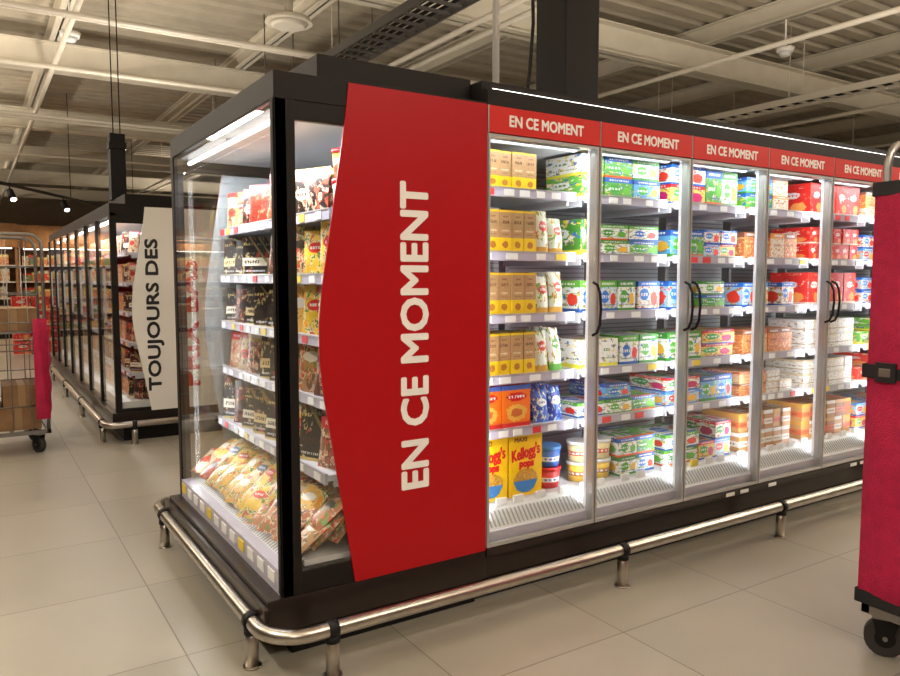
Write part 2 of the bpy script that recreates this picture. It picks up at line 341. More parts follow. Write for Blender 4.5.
for x in range(-8,25,4):
    for y in (9,14.5,19,24): mb.cyl((x,y,4.1),(x,y,5.1),.008,.008,M_cond,5)
mb.build('ceiling_conduits')
def tray(name,x,y0,y1,z,w,m):
    mb=MB()
    for s in(-1,1): mb.box(x+s*w/2-.012,x+s*w/2+.012,y0,y1,z,z+.09,m)
    y=y0
    while y<y1: mb.box(x-w/2,x+w/2,y,y+.05,z+.01,z+.03,m); y+=.22
    yy=y0+.3
    while yy<y1:
        for s in(-1,1): mb.cyl((x+s*w/2,yy,z+.05),(x+s*w/2,yy,RH-.01),.008,.008,m,6)
        yy+=2.5
    for k in range(4): mb.cyl((x-w*.35+k*w*.2,y0,z+.045),(x-w*.35+k*w*.2,y1,z+.045),.018,.018,M_black,6)
    mb.build(name)
M_tray=plain('tray_grey',(.07,.065,.06),.5)
tray('cable_tray',3.85,5.2,14,3.95,.42,M_tray)
tray('cable_tray',10.5,4,23,3.97,.34,M_cond)
mb=MB(); c=(3.2,8.4); 
mb.cyl((*c,4.30),(*c,4.36),.27,.24,M_beam,28); mb.cyl((*c,4.26),(*c,4.30),.17,.22,M_cond,28); mb.cyl((*c,4.36),(*c,5.09),.05,.05,M_beam,10)
mb.build('ceiling_vent')
def detector(x,y,z):
    mb=MB(); mb.cyl((x,y,z),(x,y,z+.06),.10,.12,M_panelw,20); mb.cyl((x,y,z-.05),(x,y,z),.05,.09,M_lidw,20); mb.cyl((x,y,z+.06),(x,y,RH-.01),.012,.012,M_panelw,6); mb.build('smoke_detector')
detector(1.15,10.3,4.3); detector(9.3,6.2,4.4)

# duct columns, pole
mb=MB(); mb.box(2.60,2.83,2.96,3.2,2.205,4.82,M_black); mb.box(2.58,2.85,2.94,3.22,2.20,2.26,M_black); mb.box(2.598,2.832,2.958,3.202,3.2,3.215,M_dark); mb.build('service_duct',bevel=.006)
mb=MB(); mb.box(1.13,1.26,7.5,7.65,2.12,2.72,M_black); mb.box(1.12,1.27,7.49,7.66,2.58,2.64,M_dark); mb.cyl((1.17,7.57,2.72),(1.17,7.57,4.40),.006,.006,M_black,6); mb.cyl((1.23,7.57,2.72),(1.23,7.57,4.40),.006,.006,M_black,6); mb.build('service_duct',bevel=.004)
mb=MB(); mb.cyl((2.19,3.0,2.2),(2.19,3.0,RH-.01),.017,.017,M_white,12); mb.cyl((2.19,3.0,2.2),(2.19,3.0,2.22),.05,.05,M_white,14)
mb.build('service_pole')
mb=MB()
mb.tube([(2.40+.06*math.sin(i*.7),3.05,2.2+i*.242) for i in range(12)],.009,M_black,6); mb.build('power_cable')

# ---------------------------------------------------------------- shelves & products
PR={}
def prod(n):
    if n not in PR: PR[n]=MB()
    return PR[n]
def row(n,M,x0,x1,y,z,key,w,h,d=.22,stack=1,skip=0,deep=1):
    mb=prod(n); x=x0
    while x+w<=x1+.001:
        st=stack if R()>skip else max(1,stack-1)
        if R()>skip*.25:
            for s in range(st):
                j=(R()-.5)*.008; jy=R()*.012
                for q in range(deep):
                    mb.box(x+.002+j*.3,x+w-.002+j*.3,y+jy+q*(d+.01),y+jy+q*(d+.01)+d,z+s*h,z+s*h+h-.002,P[key],M,kk())
        x+=w
def pouches(n,M,x0,x1,y,z,key,w,h,d=.05,tilt=.15,deep=3,yaw=0,shape='pouch'):
    mb=prod(n); x=x0
    while x+w<=x1+.001:
        ky=random.choice(key) if isinstance(key,tuple) else key
        hh=h*(.88+.2*R()); k0=kk(); yw=yaw+(R()-.5)*.25
        for q in range(deep):
            T=Matrix.Translation((x+w/2+(R()-.5)*.01,y+.03+q*(d+.012),z))@Matrix.Rotation(yw+(R()-.5)*.06,4,'Z')@Matrix.Rotation(-tilt-(R()-.5)*.08,4,'X')@Matrix.Rotation((R()-.5)*.06,4,'Y')
            T=(M@T) if M else T
            if ky=='tri': mb.wedge(w*.97,hh,d*.6,P[ky],T,k0)
            else: mb.pouch(w*.97,hh,d,P[ky],T,k0)
        x+=w
def tub(n,M,x,y,z,r,h,key,lid=M_lidw):
    mb=prod(n); mb.cyl((x,y,z),(x,y,z+h*.85),r*.86,r,P[key],20,M,k=kk()); mb.cyl((x,y,z+h*.85),(x,y,z+h),r*1.06,r*1.06,lid,20,M)
def shelf(mb,M,x0,x1,y0,y1,z,labels=True):
    mb.box(x0,x1,y0,y1,z-.022,z,M_shelf,M)
    mb.box(x0,x1,y0-.012,y0,z-.034,z+.008,M_rail,M)
    mb.box(x0,x1,y0-.0145,y0-.011,z+.003,z+.008,M_alu,M)
    if labels:
        x=x0+.03
        while x<x1-.07:
            w=.045+.02*R(); mm=M_lab if R()<.82 else (M_laby if R()<.5 else M_labr)
            mb.box(x,x+w,y0-.0155,y0-.0115,z-.029,z-.001,mm,M); x+=w+.03+.09*R()
    for xb in (x0+.005,x1-.02): mb.box(xb,xb+.012,y0+.03,y1,z-.05,z-.02,M_shelf,M)

# ---- long glass door case
case=empty('refrigerated_display_case')
mb=MB()
mb.box(XL,XR,2.56,3.27,.255,.30,M_int); mb.box(XL,XR,3.24,3.29,.12,2.1,M_back)
mb.box(XL,XR,2.52,3.27,2.0,2.05,M_int); mb.box(XL,XL+.018,2.52,3.27,.25,2.05,M_int); mb.box(XR-.04,XR,2.5,3.27,.12,2.1,M_dark)
for i in range(60):
    z=.5+i*.025; mb.box(XL+.02,XR-.05,3.236,3.2405,z,z+.006,M_seal)
mb.poly([(XL,2.545,.31),(XR,2.545,.31),(XR,2.62,.40),(XL,2.62,.40)],M_int)
mb.box(XL,XR,2.535,2.548,.27,.312,M_rail)
for i in range(int((XR-XL)/.022)):
    x=XL+.02+i*.022
    mb.poly([(x,2.5525,.321),(x+.009,2.5525,.321),(x+.009,2.598,.3775),(x,2.598,.3775)],M_seal,M=Matrix.Translation((0,-.002,.002)))
mb.box(XL,XR,2.62,3.2,.38,.40,M_shelf); 
x=XL+.03
while x<XR-.1:
    mb.box(x,x+.055,2.608,2.618,.392,.424,M_lab if R()<.8 else M_laby); x+=.09+.1*R()
mb.build('cabinet_interior',case)
SZ=[1.785,1.51,1.235,.965,.725]
mb=MB()
for d in range(ND):
    x0=XL+d*PW
    for z in SZ: shelf(mb,None,x0+.03,x0+PW-.03,2.63,3.15,z)
    mb.box(x0-.012+(.02 if d==0 else 0),x0+.012,3.18,3.24,.4,2.0,M_seal)
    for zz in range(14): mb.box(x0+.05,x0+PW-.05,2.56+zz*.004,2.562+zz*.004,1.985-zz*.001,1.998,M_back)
mb.build('shelves',case)
mb=MB()
for d in range(ND+1):
    x=XL+d*PW
    if d==0: mb.box(x,x+.016,2.505,2.55,.27,2.0,M_alu); mb.box(x+.016,x+.024,2.53,2.555,.33,1.98,M_mull)
    else:
        mb.box(x-.012,x+.012,2.515,2.545,.27,2.0,M_alu); mb.box(x-.016,x+.016,2.545,2.558,.33,1.98,M_mull)
mb.build('mullions',case)
mb=MB(); gl=MB()
for d in range(ND):
    x0,x1=XL+d*PW,XL+(d+1)*PW; e=.004
    gl.box(x0+.012,x1-.012,2.500,2.508,.275,1.975,M_glass)
    for a,b in((x0+e,x0+.014),(x1-.014,x1-e)): mb.box(a,b,2.497,2.512,.262,1.984,M_alu)
    for a,b in((.262,.278),(1.972,1.984)): mb.box(x0+.014,x1-.014,2.497,2.512,a,b,M_alu)
mb.build('door_frames',case); gl.build('door_glass',case)
mb=MB()
for d in range(ND):
    right = (d in (0,1,3,5,7)); x=XL+(d+1)*PW-.028 if right else XL+d*PW+.028
    z0,z1=1.14,1.38
    pts=[(x,2.497,z0),(x,2.47,z0+.012),(x,2.452,z0+.05),(x,2.446,(z0+z1)/2),(x,2.452,z1-.05),(x,2.47,z1-.012),(x,2.497,z1)]
    mb.tube(pts,.0065,M_black,8)
mb.build('door_handles',case)
# header
mb=MB(); hd=MB()
mb.box(XL,XR,2.50,3.27,2.095,2.155,M_dark); mb.box(XL,XR,2.512,2.53,1.984,2.1,M_dark)
mb.box(XL,XR,2.54,4.05,2.155,2.20,M_dark); mb.box(XL,XR,2.515,2.53,2.155,2.166,M_dark)
for d in range(ND):
    x0=XL+d*PW; hd.box(x0+.006,x0+PW-.006,2.492,2.512,1.988,2.094,M_hred)
    hd.box(x0-.0,x0+.006,2.495,2.512,1.986,2.096,M_alu)
    me=textmesh('EN CE MOMENT',.405,.044)
    hd.bold(me,frame((x0+PW/2,2.4915,2.041),(1,0,0),(0,0,1)),M_white,.0018)
mb.build('canopy',case); hd.build('header_signs',case)
mb=MB(); mb.box(XL+.05,XR,2.533,2.539,2.165,2.173,M_led); mb.build('canopy_led',case)
# plinth & rear half of island
mb=MB()
mb.box(XC+.02,XR,2.51,3.3,.13,.255,M_base); mb.box(XC+.1,XR,2.60,4.0,.0,.13,M_black)
mb.box(XL,XR,2.49,2.51,.225,.258,M_base)
for x in (3.35,3.47,3.72,4.55,4.66): mb.box(x,x+.07,2.486,2.4895,.232,.252,M_lab)
mb.box(XL,XR,3.29,4.05,.13,2.155,M_dark)
mb.build('plinth',case,bevel=.003)

# products of long case
Y=2.65
def dx(d): return XL+d*PW+.035, XL+(d+1)*PW-.035
x0,x1=dx(0); xm=x0+.355
for i,z in enumerate(SZ[:4]): row('kraft_boxes',None,x0-.003,xm,Y,z,'kraft',.071,.19 if i else .17,.20,deep=1)
row('orange_boxes',None,x0,x0+.33,Y,SZ[4],'orange',.16,.195,.2)
for z in SZ[1:4]: pouches('snack_pouches',None,xm+.005,x1,Y,z,'pouchg',.09,.19)
pouches('snack_pouches',None,xm+.005,x1,Y,SZ[4],'pouchb',.09,.17)
mc=MB()
for i in range(2):
    a=x0+i*.20-.0; b=a+.19; z=.402; h=.285
    mc.box(a,b,Y,Y+.07,z,z+h,M_cereal); mc.box(a,b,Y+.075,Y+.145,z,z+h-.003,M_cereal)
    cx=(a+b)/2; yy=Y-.0008
    mc.bold(textmesh("Kellogg's",.165,.070,.0,.0006,.2),frame((cx,yy,z+.195),(.985,0,.17),(-.17,0,.985)),M_cred,.0022)
    mc.bold(textmesh("MAXI",.07,.02,.0,.0006),frame((cx-.03,yy,z+.262),(1,0,0),(0,0,1)),M_cgreen,.001)
    mc.bold(textmesh("pops",.08,.032,.0,.0006),frame((cx+.005,yy,z+.14),(1,0,0),(0,0,1)),M_cred,.003)
    n=20; mc.poly([(cx+.0+.07*math.cos(t*2*math.pi/n),yy-.0003,z+.075+.05*math.sin(t*2*math.pi/n)) for t in range(n)],M_puff)
    mc.poly([(cx-.07,yy-.0006,z+.07),(cx-.05,yy-.0006,z+.03),(cx-.02,yy-.0006,z+.015),(cx+.02,yy-.0006,z+.015),(cx+.05,yy-.0006,z+.03),(cx+.07,yy-.0006,z+.07)],M_bowl)
mc.build('cereal_boxes')
for q in range(2):
    tub('ice_cream_tubs',None,x1-.065,Y+.07+q*.15,.402,.062,.10,'tubb',M_cred); tub('ice_cream_tubs',None,x1-.065,Y+.07+q*.15,.502,.062,.10,'tubb',M_bowl)
def cart(d,i,a,b,key,w,h,st=1,sk=.05,dd=.26):
    x0,x1=dx(d); L=x1-x0
    z=SZ[i] if i<5 else .402
    row('dairy_cartons',None,x0+a*L,x0+b*L,Y,z,key,w,h,dd,st,sk)
cart(1,0,0,.27,'green',.07,.10,2,0); cart(1,0,.28,1,'milk',.19,.10,2,.1)
cart(1,1,0,.2,'green',.052,.17); cart(1,1,.21,1,'milk',.21,.075,2,.2)
cart(1,2,0,.7,'milk',.125,.155); cart(1,2,.71,1,'berry',.155,.15)
cart(1,3,0,.5,'green',.13,.14,1,.05); cart(1,3,.5,1,'milk',.135,.15,1,.05); cart(1,4,0,1,'milk',.18,.075,2,.3)
x0,x1=dx(1)
for k in range(2):
    for s in range(2): tub('ice_cream_tubs',None,x0+.07+k*.13,Y+.07,.402+s*.1,.06,.098,'tuby')
cart(1,5,.5,1,'milk',.135,.095,2,0)
for i,(ka,wa,ha,sa,kb,wb,hb,sb) in enumerate([('berry',.27,.10,2,'milk',.135,.19,1),('milk',.135,.14,1,'berry',.135,.075,2),('berry',.18,.15,1,'milk',.18,.075,2),('milk',.135,.15,1,'berry',.27,.075,2),('berry',.27,.075,2,'milk',.135,.14,1),('milk',.27,.085,2,'berry',.135,.10,2)]):
    cart(2,i,0,.5,ka,wa,ha,sa,.1); cart(2,i,.5,1,kb,wb,hb,sb,.1)
for i,(key,w,h,st) in enumerate([('milk',.24,.09,2),('peach',.12,.15,1),('berry',.12,.14,1),('peach',.12,.14,1),('peach',.12,.07,2),('jar',.08,.11,2)]):
    cart(3,i,0,.45,key,w,h,st,.05); cart(3,i,.45,1,'peach' if i in(0,1,3) else 'cup' if i in(4,) else key,w if w<.2 else .145,h,st,.1)
for i,(key,w,h,st) in enumerate([('redp',.135,.19,1),('redp',.09,.10,2),('redp',.135,.20,1),('cup',.09,.09,2),('cup',.09,.085,2),('jar',.09,.11,2)]): cart(4,i,0,1,key,w,h,st,.03)
for d in (5,6,7):
    for i in range(6): cart(d,i,0,1,random.choice(['redp','milk','berry','cup','peach','green']),.135,.085,2,.1)

# ---- end case (faces -X).   local x: 0 far .. L near ; local y: depth
endc=empty('refrigerated_end_case')
L=YB-YF; M=Matrix.Translation((XC,YB,0))@Matrix.Rotation(-math.pi/2,4,'Z')
mb=MB()
D=XL-XC
mb.box(0,L,-.0,D,ZT-.075,ZT+.02,M_dark,M)
mb.box(.03,L-.03,.03,D-.02,ZT-.085,ZT-.075,M_back,M)
mb.box(.12,L-.12,.21,D,ZT+.02,ZT+.135,M_dark,M)
mb.box(L-.045,L,0,.045,ZB,ZT-.07,M_dark,M); mb.box(0,.05,0,.05,ZB,ZT-.07,M_dark,M)
mb.box(L-.02,L-.0,.0,.075,ZB,ZT-.07,M_dark,M)
mb.box(L-.03,L-.002,.045,D-.005,ZT-.14,ZT-.07,M_dark,M); mb.box(L-.03,L-.002,.045,D-.005,ZB,ZB+.085,M_dark,M)
mb.box(.002,.03,.045,D,ZT-.14,ZT-.07,M_dark,M); mb.box(.002,.03,.045,D,ZB,ZB+.03,M_dark,M)
mb.box(L-.03,L-.0,D-.015,D-.002,ZB,ZT,M_dark,M)
mb.box(-.0,L+.0,-.055,D,.13,ZB,M_base,M); mb.box(-.03,L+.02,-.075,-.055,.16,.235,M_base,M); mb.box(.08,L-.08,.06,D,0,.13,M_black,M)
mb.build('frame',endc,bevel=.004)
mb=MB()
mb.box(.035,L-.035,D-.04,D-.01,ZB,ZT-.09,M_back,M)
mb.box(.03,L-.03,.0,.05,ZB,.345,M_rail,M)
for i in range(12):
    a=.06+i*.122; mb.box(a,a+.07,-.004,-.0005,.285,.328,M_lab if i%4 else M_laby,M)
mb.box(.03,L-.03,.05,D-.04,ZB+.0,.30,M_int,M)
mb.poly([(.04,.05,.345),(L-.04,.05,.345),(L-.04,.10,.37),(.04,.10,.37)],M_int,M=M)
for i in range(62):
    a=.05+i*.0235; mb.poly([(a,.052,.3475),(a+.01,.052,.3475),(a+.01,.098,.371),(a,.098,.371)],M_seal,M=M)
mb.box(.04,L-.04,.10,D-.04,.34,.36,M_int,M)
mb.build('interior',endc)
ES=[1.65,1.41,1.17,.93,.66]
mb=MB()
for i,z in enumerate(ES): shelf(mb,M,.06,L-.06,.235-(.03 if i==4 else 0),D-.05,z)
mb.build('shelves',endc)
mb=MB(); mb.cyl((.08,.075,ZT-.105),(L-.06,.075,ZT-.105),.010,.010,M_tube,12,M)
for a in (.09,L/2,L-.08): mb.box(a-.01,a+.01,.065,.085,ZT-.098,ZT-.084,M_alu,M)
mb.build('led_tube',endc)
mb=MB()
mb.box(.05,L-.045,.004,.012,.345,ZT-.08,M_glass,M)
mb.build('front_glass',endc)
def flank(y,sgn,xa,xb,par,glassm,printm,rev=False):
    g=MB(); g.box(xa+.045,xb-.01,min(y+.008*(-sgn),y+.014*(-sgn)),max(y+.008*(-sgn),y+.014*(-sgn)),ZB+.02,ZT-.1,glassm); g.build('flank_glass',par)
    zc=(ZB+ZT)/2
    o=[(xa+.278,ZT+.012),(xa+.262,ZT-.12),(xa+.166,zc+.20),(xa+.152,zc+.07),(xa+.152,zc-.07),(xa+.166,zc-.20),(xa+.27,ZB+.09),(xa+.284,ZB-.0),(xb-.0,ZB-.0),(xb-.0,ZT+.012)]
    p=MB()
    f=[(x,y,z) for x,z in o]; bk=[(x,y-sgn*.006,z) for x,z in o]
    if sgn>0: f.reverse(); bk.reverse()
    p.poly(f,printm); p.poly(bk[::-1],M_back)
    n=len(o)
    for i in range(n): j=(i+1)%n; p.poly([f[i],bk[i],bk[j],f[j]],printm)
    return p
p=flank(YF-.004,-1,XC,XL-.004,endc,M_glass,M_red)
p.bold(textmesh('EN CE MOMENT',1.18,.116),frame((1.44,YF-.005,1.17),(0,0,1),(-1,0,0)),M_white,.0052)
p.build('flank_sign',endc)
p=flank(YB+.004,1,XC,XL-.004,endc,M_glass,M_red); p.build('flank_sign_rear',endc)
yy=.245; YW=.42
def cm(*a,**k): pouches('cured_meat_packs',M,*a,**k)
cm(.08,.75,yy,ES[0],('meat','meat2','cheese'),.135,.20,.035,.1,3,YW); cm(.76,L-.20,yy,ES[0],('meat2','meat'),.14,.20,.035,.1,3,YW)
for q in range(2): tub('condiment_jars',M,L-.11,yy+.07+q*.13,ES[0],.05,.12,'jar',M_cred); tub('condiment_jars',M,L-.11,yy+.07+q*.13,ES[0]+.12,.05,.11,'jar',M_cred)
cm(.08,.70,yy,ES[1],'tri',.16,.19,.03,.1,3,YW); cm(.72,L-.07,yy,ES[1],('meat','meat2','sand','cheese'),.15,.20,.035,.1,3,YW)
cm(.08,.95,yy,ES[2],('tri','tri','meat','tri'),.165,.20,.03,.1,3,YW); cm(.98,L-.07,yy,ES[2],('meat2','cheese','sand'),.16,.20,.035,.1,3,YW)
cm(.08,.60,yy,ES[3],('meat','tri','meat2'),.15,.19,.035,.1,3,YW); cm(.62,L-.07,yy,ES[3],('tri','meat','sand'),.16,.20,.035,.1,3,YW)
cm(.08,1.0,yy-.02,ES[4],('tri','meat','tri'),.16,.21,.035,.1,3,YW); cm(1.0,L-.07,yy-.02,ES[4],('meat2','tri','cheese'),.16,.22,.035,.1,3,YW)
mbp=prod('cheese_pouches')
for r in range(7):
    for lay in range(2 if r>0 else 1):
        x=.11
        while x<L-.085:
            key=random.choice(['cheese','cheese','cheese','meat']) if x<.95 else random.choice(['sand','sand','meat2','cheese'])
            T=Matrix.Translation((x,.065+r*.075,.372+r*.012+lay*.05+R()*.015))@Matrix.Rotation((R()-.5)*.7+.2,4,'Z')@Matrix.Rotation(math.radians(-62+16*R()),4,'X')
            mbp.pouch(.14,.18,.045,P[key],M@T,kk()); x+=.122
for n_,m_ in PR.items(): m_.build(n_)
PR.clear()

# ---------------------------------------------------------------- bumper rails
def arc(cx,cy,r,a0,a1,z,n=8): return [(cx+r*math.cos(math.radians(a0+(a1-a0)*i/n)),cy+r*math.sin(math.radians(a0+(a1-a0)*i/n)),z) for i in range(n+1)]
def rail(name,path,posts,z,r=.027):
    mb=MB(); mb.tube(path,r,M_steel,14)
    for (x,y,nx,ny) in posts:
        mb.cyl((x,y,0),(x,y,z-.01),.024,.024,M_steel,14); mb.cyl((x,y,0),(x,y,.006),.034,.034,M_steel,16)
        d=Vector((-ny,nx,0)); c=Vector((x,y,z)); mb.cyl(c-d*.018,c+d*.018,r+.005,r+.005,M_black,14)
        mb.cyl((x,y,z-.045),(x,y,z-.02),.028,.028,M_black,12)
    mb.build(name)
ZR=.17; xr,yr=.80,2.355
path=[(XR+.2,yr,ZR),(4,yr,ZR),(2.4,yr,ZR),(1.5,yr,ZR)]+arc(xr+.15,yr+.15,.15,270,180,ZR)+[(xr,3.0,ZR),(xr,3.6,ZR)]+arc(xr+.12,4.13-.0,.12,180,90,ZR)+[(1.5,4.25,ZR),(XR+.2,4.25,ZR)]
rail('bumper_rail',path,[(1.02,yr,0,1),(2.445,yr,0,1),(3.64,yr,0,1),(5.0,yr,0,1),(6.4,yr,0,1),(xr,2.57,1,0),(xr,4.0,1,0),(2.4,4.25,0,1),(4.0,4.25,0,1)],ZR)
path=[(2.6,6.68,ZR),(1.6,6.68,ZR)]+arc(1.0,6.78,.10,270,180,ZR)+[(.90,8,ZR),(.90,9.5,ZR),(.90,12.6,ZR)]
rail('bumper_rail',path,[(1.12,6.68,0,1),(2.2,6.68,0,1),(.9,6.9,1,0),(.9,8.3,1,0),(.9,9.8,1,0),(.9,11.4,1,0)],ZR)

# ---------------------------------------------------------------- second island
X2,Y2=1.0,6.8; Z2=1.99; LN=5.6
isl=empty('refrigerated_display_case')
M2=Matrix.Translation((X2,Y2+LN,0))@Matrix.Rotation(-math.pi/2,4,'Z')
D2=.95
mb=MB()
mb.box(0,LN,0,D2,Z2-.07,Z2+.03,M_dark,M2); mb.box(.1,LN-.15,.15,D2,Z2+.03,Z2+.13,M_dark,M2)
mb.box(0,LN,-.03,D2,.13,ZB,M_base,M2); mb.box(.05,LN-.05,.06,D2,0,.13,M_black,M2)
mb.box(LN-.05,LN,0,.05,ZB,Z2-.05,M_dark,M2); mb.box(LN-.03,LN,D2-.03,D2,ZB,Z2,M_dark,M2)
mb.box(0,LN-.03,D2-.04,D2,ZB,Z2,M_back,M2); mb.box(0,.03,0,D2,ZB,Z2,M_dark,M2)
mb.box(LN-.03,LN-.002,.05,D2-.03,Z2-.13,Z2-.07,M_dark,M2); mb.box(LN-.03,LN-.002,.05,D2-.03,ZB,ZB+.03,M_dark,M2)
n=7
for i in range(n): 
    a=i*LN/n; mb.box(a-.0,a+.05,-.012,.03,ZB,Z2-.07,M_dark,M2)
    hx=a+LN/n-.09; mb.box(hx,hx+.015,-.05,-.035,1.0,1.5,M_alu,M2); mb.box(hx,hx+.015,-.05,0,1.0,1.02,M_alu,M2); mb.box(hx,hx+.015,-.05,0,1.48,1.5,M_alu,M2)
mb.build('frame',isl)
mb=MB(); mb.box(.05,LN-.05,.0,.008,ZB,Z2-.07,M_glass,M2); mb.build('door_glass',isl)
mb=MB()
mb.box(.03,LN-.03,.05,D2-.04,ZB,.34,M_int,M2); mb.box(.03,LN-.03,.05,D2-.04,Z2-.085,Z2-.07,M_int,M2)
S2=[1.62,1.36,1.1,.84,.58]
for z in S2: shelf(mb,M2,.05,LN-.05,.14,D2-.05,z)
mb.build('shelves',isl)
mb=MB(); mb.box(.08,LN-.08,.05,.07,Z2-.11,Z2-.088,M_led,M2); mb.build('led_tube',isl)
for z in S2+[.34]:
    x=.1
    while x<LN-.5:
        row('packaged_goods',M2,x,x+.45,.17,z,random.choice(['meat','sand','meat2','peach','cup']),.11,.17,.2); x+=.46
    pouches('packaged_goods',M2,LN-.5,LN-.06,.17,z,('tri','meat'),.14,.18,.04,.1,4,.5)
for n_,m_ in PR.items(): m_.build(n_)
PR.clear()
ZTs=ZT; ZT=Z2
p=flank(Y2-.004,-1,X2,X2+D2-.004,isl,M_glass,M_panelw)
ZT=ZTs
p.bold(textmesh('TOUJOURS DES',1.30,.13),frame((1.335,Y2-.005,1.08),(0,0,1),(-1,0,0)),M_ink,.005)
p.bold(textmesh('PRIX BAS',1.10,.15),frame((1.62,Y2-.005,1.0),(0,0,1),(-1,0,0)),M_hred,.010)
p.build('flank_sign',isl)

# ---------------------------------------------------------------- roll cages
M_fab=plain('magenta_nylon',(.47,.012,.065),.6,spec=.3,noise=.12,nscale=30,bump=.5,bscale=180)
M_strap=plain('black_webbing',(.012,.012,.014),.6)
M_rub=plain('caster_rubber',(.03,.028,.026),.55)
def roll_cage(name,x0,x1,y0,y1,h,panels,wr=.062,ci=.085):
    e=empty(name); mb=MB(); r=.014; zb=.19
    mb.box(x0,x1,y0,y0+.03,zb-.03,zb,M_zinc); mb.box(x0,x1,y1-.03,y1,zb-.03,zb,M_zinc); mb.box(x0,x0+.03,y0,y1,zb-.03,zb,M_zinc); mb.box(x1-.03,x1,y0,y1,zb-.03,zb,M_zinc)
    k=0
    while x0+.1+k*.1<x1-.03: mb.box(x0+.1+k*.1,x0+.115+k*.1,y0+.03,y1-.03,zb-.02,zb-.008,M_zinc); k+=1
    for y in (y0+.015,y1-.015):
        c=.09
        path=[(x0+.015,y,zb),(x0+.015,y,h-c)]+[(x0+.015+c-c*math.cos(t*math.pi/12),y,h-c+c*math.sin(t*math.pi/12)) for t in range(1,7)]+[(x1-.015-c+c*math.sin(t*math.pi/12),y,h-c+c*math.cos(t*math.pi/12)) for t in range(0,7)]+[(x1-.015,y,zb)]
        mb.tube(path,r,M_zinc,10)
        nx=6
        for i in range(1,nx): xx=x0+(x1-x0)*i/nx; mb.cyl((xx,y,zb),(xx,y,h-.01),.004,.004,M_zinc,6)
        z=zb+.2
        while z<h-.1: mb.cyl((x0+.015,y,z),(x1-.015,y,z),.005,.005,M_zinc,6); z+=.22
    mb.build('wire_frame',e)
    cs=MB()
    for cx in (x0+ci,x1-ci):
        for cy in (y0+ci,y1-ci):
            T=Matrix.Translation((cx,cy,0))@Matrix.Rotation(.5,4,'Z')
            cs.cyl((-.02,0,wr),(.02,0,wr),wr,wr,M_rub,24,T); cs.cyl((-.023,0,wr),(.023,0,wr),.035,.035,M_black,16,T)
            for s in(-1,1): cs.poly([(s*.027,-.02,.045),(s*.027,.02,.045),(s*.027,.045,.145),(s*.027,-.045,.145)],M_black,M=T)
            cs.box(-.03,.03,-.045,.045,.142,.15,M_zinc,T); cs.cyl((0,0,.15),(0,0,.165),.03,.03,M_zinc,12,T)
            cs.cyl((-.03,0,wr),(.03,0,wr),.009,.009,M_zinc,8,T)
    cs.build('casters',e)
    fb=MB()
    def sheet(P0,U,V,nrm,m,nu=16,nv=34,amp=.018,ph=0):
        P0=Vector(P0);U=Vector(U);V=Vector(V);nrm=Vector(nrm); b=len(fb.v); mi=fb.mat(m)
        for i in range(nu+1):
            for j in range(nv+1):
                a,c=i/nu,j/nv
                q=(math.sin(math.pi*a)**.5 if 0<a<1 else 0)*(math.sin(math.pi*c)**.4 if 0<c<1 else 0)
                dd=amp*q*(1+.5*math.sin(a*9+c*5+ph)+.3*math.sin(c*21+a*3+ph))
                fb.v.append(P0+U*a+V*c+nrm*dd)
        for i in range(nu):
            for j in range(nv):
                fb.f.append((b+i*(nv+1)+j,b+(i+1)*(nv+1)+j,b+(i+1)*(nv+1)+j+1,b+i*(nv+1)+j+1)); fb.mi.append(mi); fb.sm.append(True); fb.uv.append([(0,0)]*4)
    for p in panels: sheet(*p)
    fb.build('fabric_cover',e)
    return e
a0,a1,b0,b1=2.75,3.47,.66,1.44
z0,z1=.22,1.73
e=roll_cage('roll_cage_trolley',a0,a1,b0,b1,1.88,[
 ((a0-.012,b1+.01,z0),(0,-(b1-b0)-.02,0),(0,0,z1-z0),(-1,0,0),M_fab,20,40,.04,0),
 ((a1+.012,b0-.01,z0),(0,(b1-b0)+.02,0),(0,0,z1-z0),(1,0,0),M_fab,20,40,.03,1),
 ((a1+.012,b1+.01,z0),(-(a1-a0)-.024,0,0),(0,0,z1-z0),(0,1,0),M_fab,20,40,.018,2),
 ((a0-.012,b0-.01,z0),((a1-a0)+.024,0,0),(0,0,z1-z0),(0,-1,0),M_fab,20,40,.02,3),
 ((a0-.012,b0-.01,z1),((a1-a0)+.024,0,0),(0,(b1-b0)+.02,0),(0,0,1),M_fab,12,12,.02,3)],.07,.06)
mb=MB()
def belt(z,h,o=.02):
    mb.box(a0-o-.004,a0-o,b0-o,b1+o,z,z+h,M_strap); mb.box(a1+o,a1+o+.004,b0-o,b1+o,z,z+h,M_strap)
    mb.box(a0-o,a1+o,b1+o,b1+o+.004,z,z+h,M_strap); mb.box(a0-o,a1+o,b0-o-.004,b0-o,z,z+h,M_strap)
belt(1.69,.05,.016); belt(1.04,.05,.022); belt(.2,.05,.016)
mb.box(a0-.04,a0-.026,b1-.10,b1-.03,1.03,1.10,M_strap); mb.box(a0-.044,a0-.038,b1-.085,b1-.045,1.05,1.08,M_zinc)
mb.build('straps',e,bevel=.002)
a0,a1,b0,b1=-.28,.50,6.7,7.4
e2=roll_cage('roll_cage_trolley',a0,a1,b0,b1,1.74,[((a1+.0,b0,.30),(0,b1-b0,0),(0,0,.70),(1,0,0),M_fab,10,20,.03,0),((a1-.10,b0-.01,.28),(.10,0,0),(0,0,.80),(0,-1,0),M_fab,6,20,.03,1)])
mb=MB(); mb.box(a0+.03,a1-.03,b0+.03,b1-.03,.965,.98,M_zinc); mb.build('cage_shelf',e2)
bx=MB()
def cbox(x0,x1,y0,y1,z0,z1):
    bx.box(x0,x1,y0,y1,z0,z1,M_card); bx.box((x0+x1)/2-.025,(x0+x1)/2+.025,y0-.0015,y1+.0015,z0+.005,z1+.0015,M_tape)
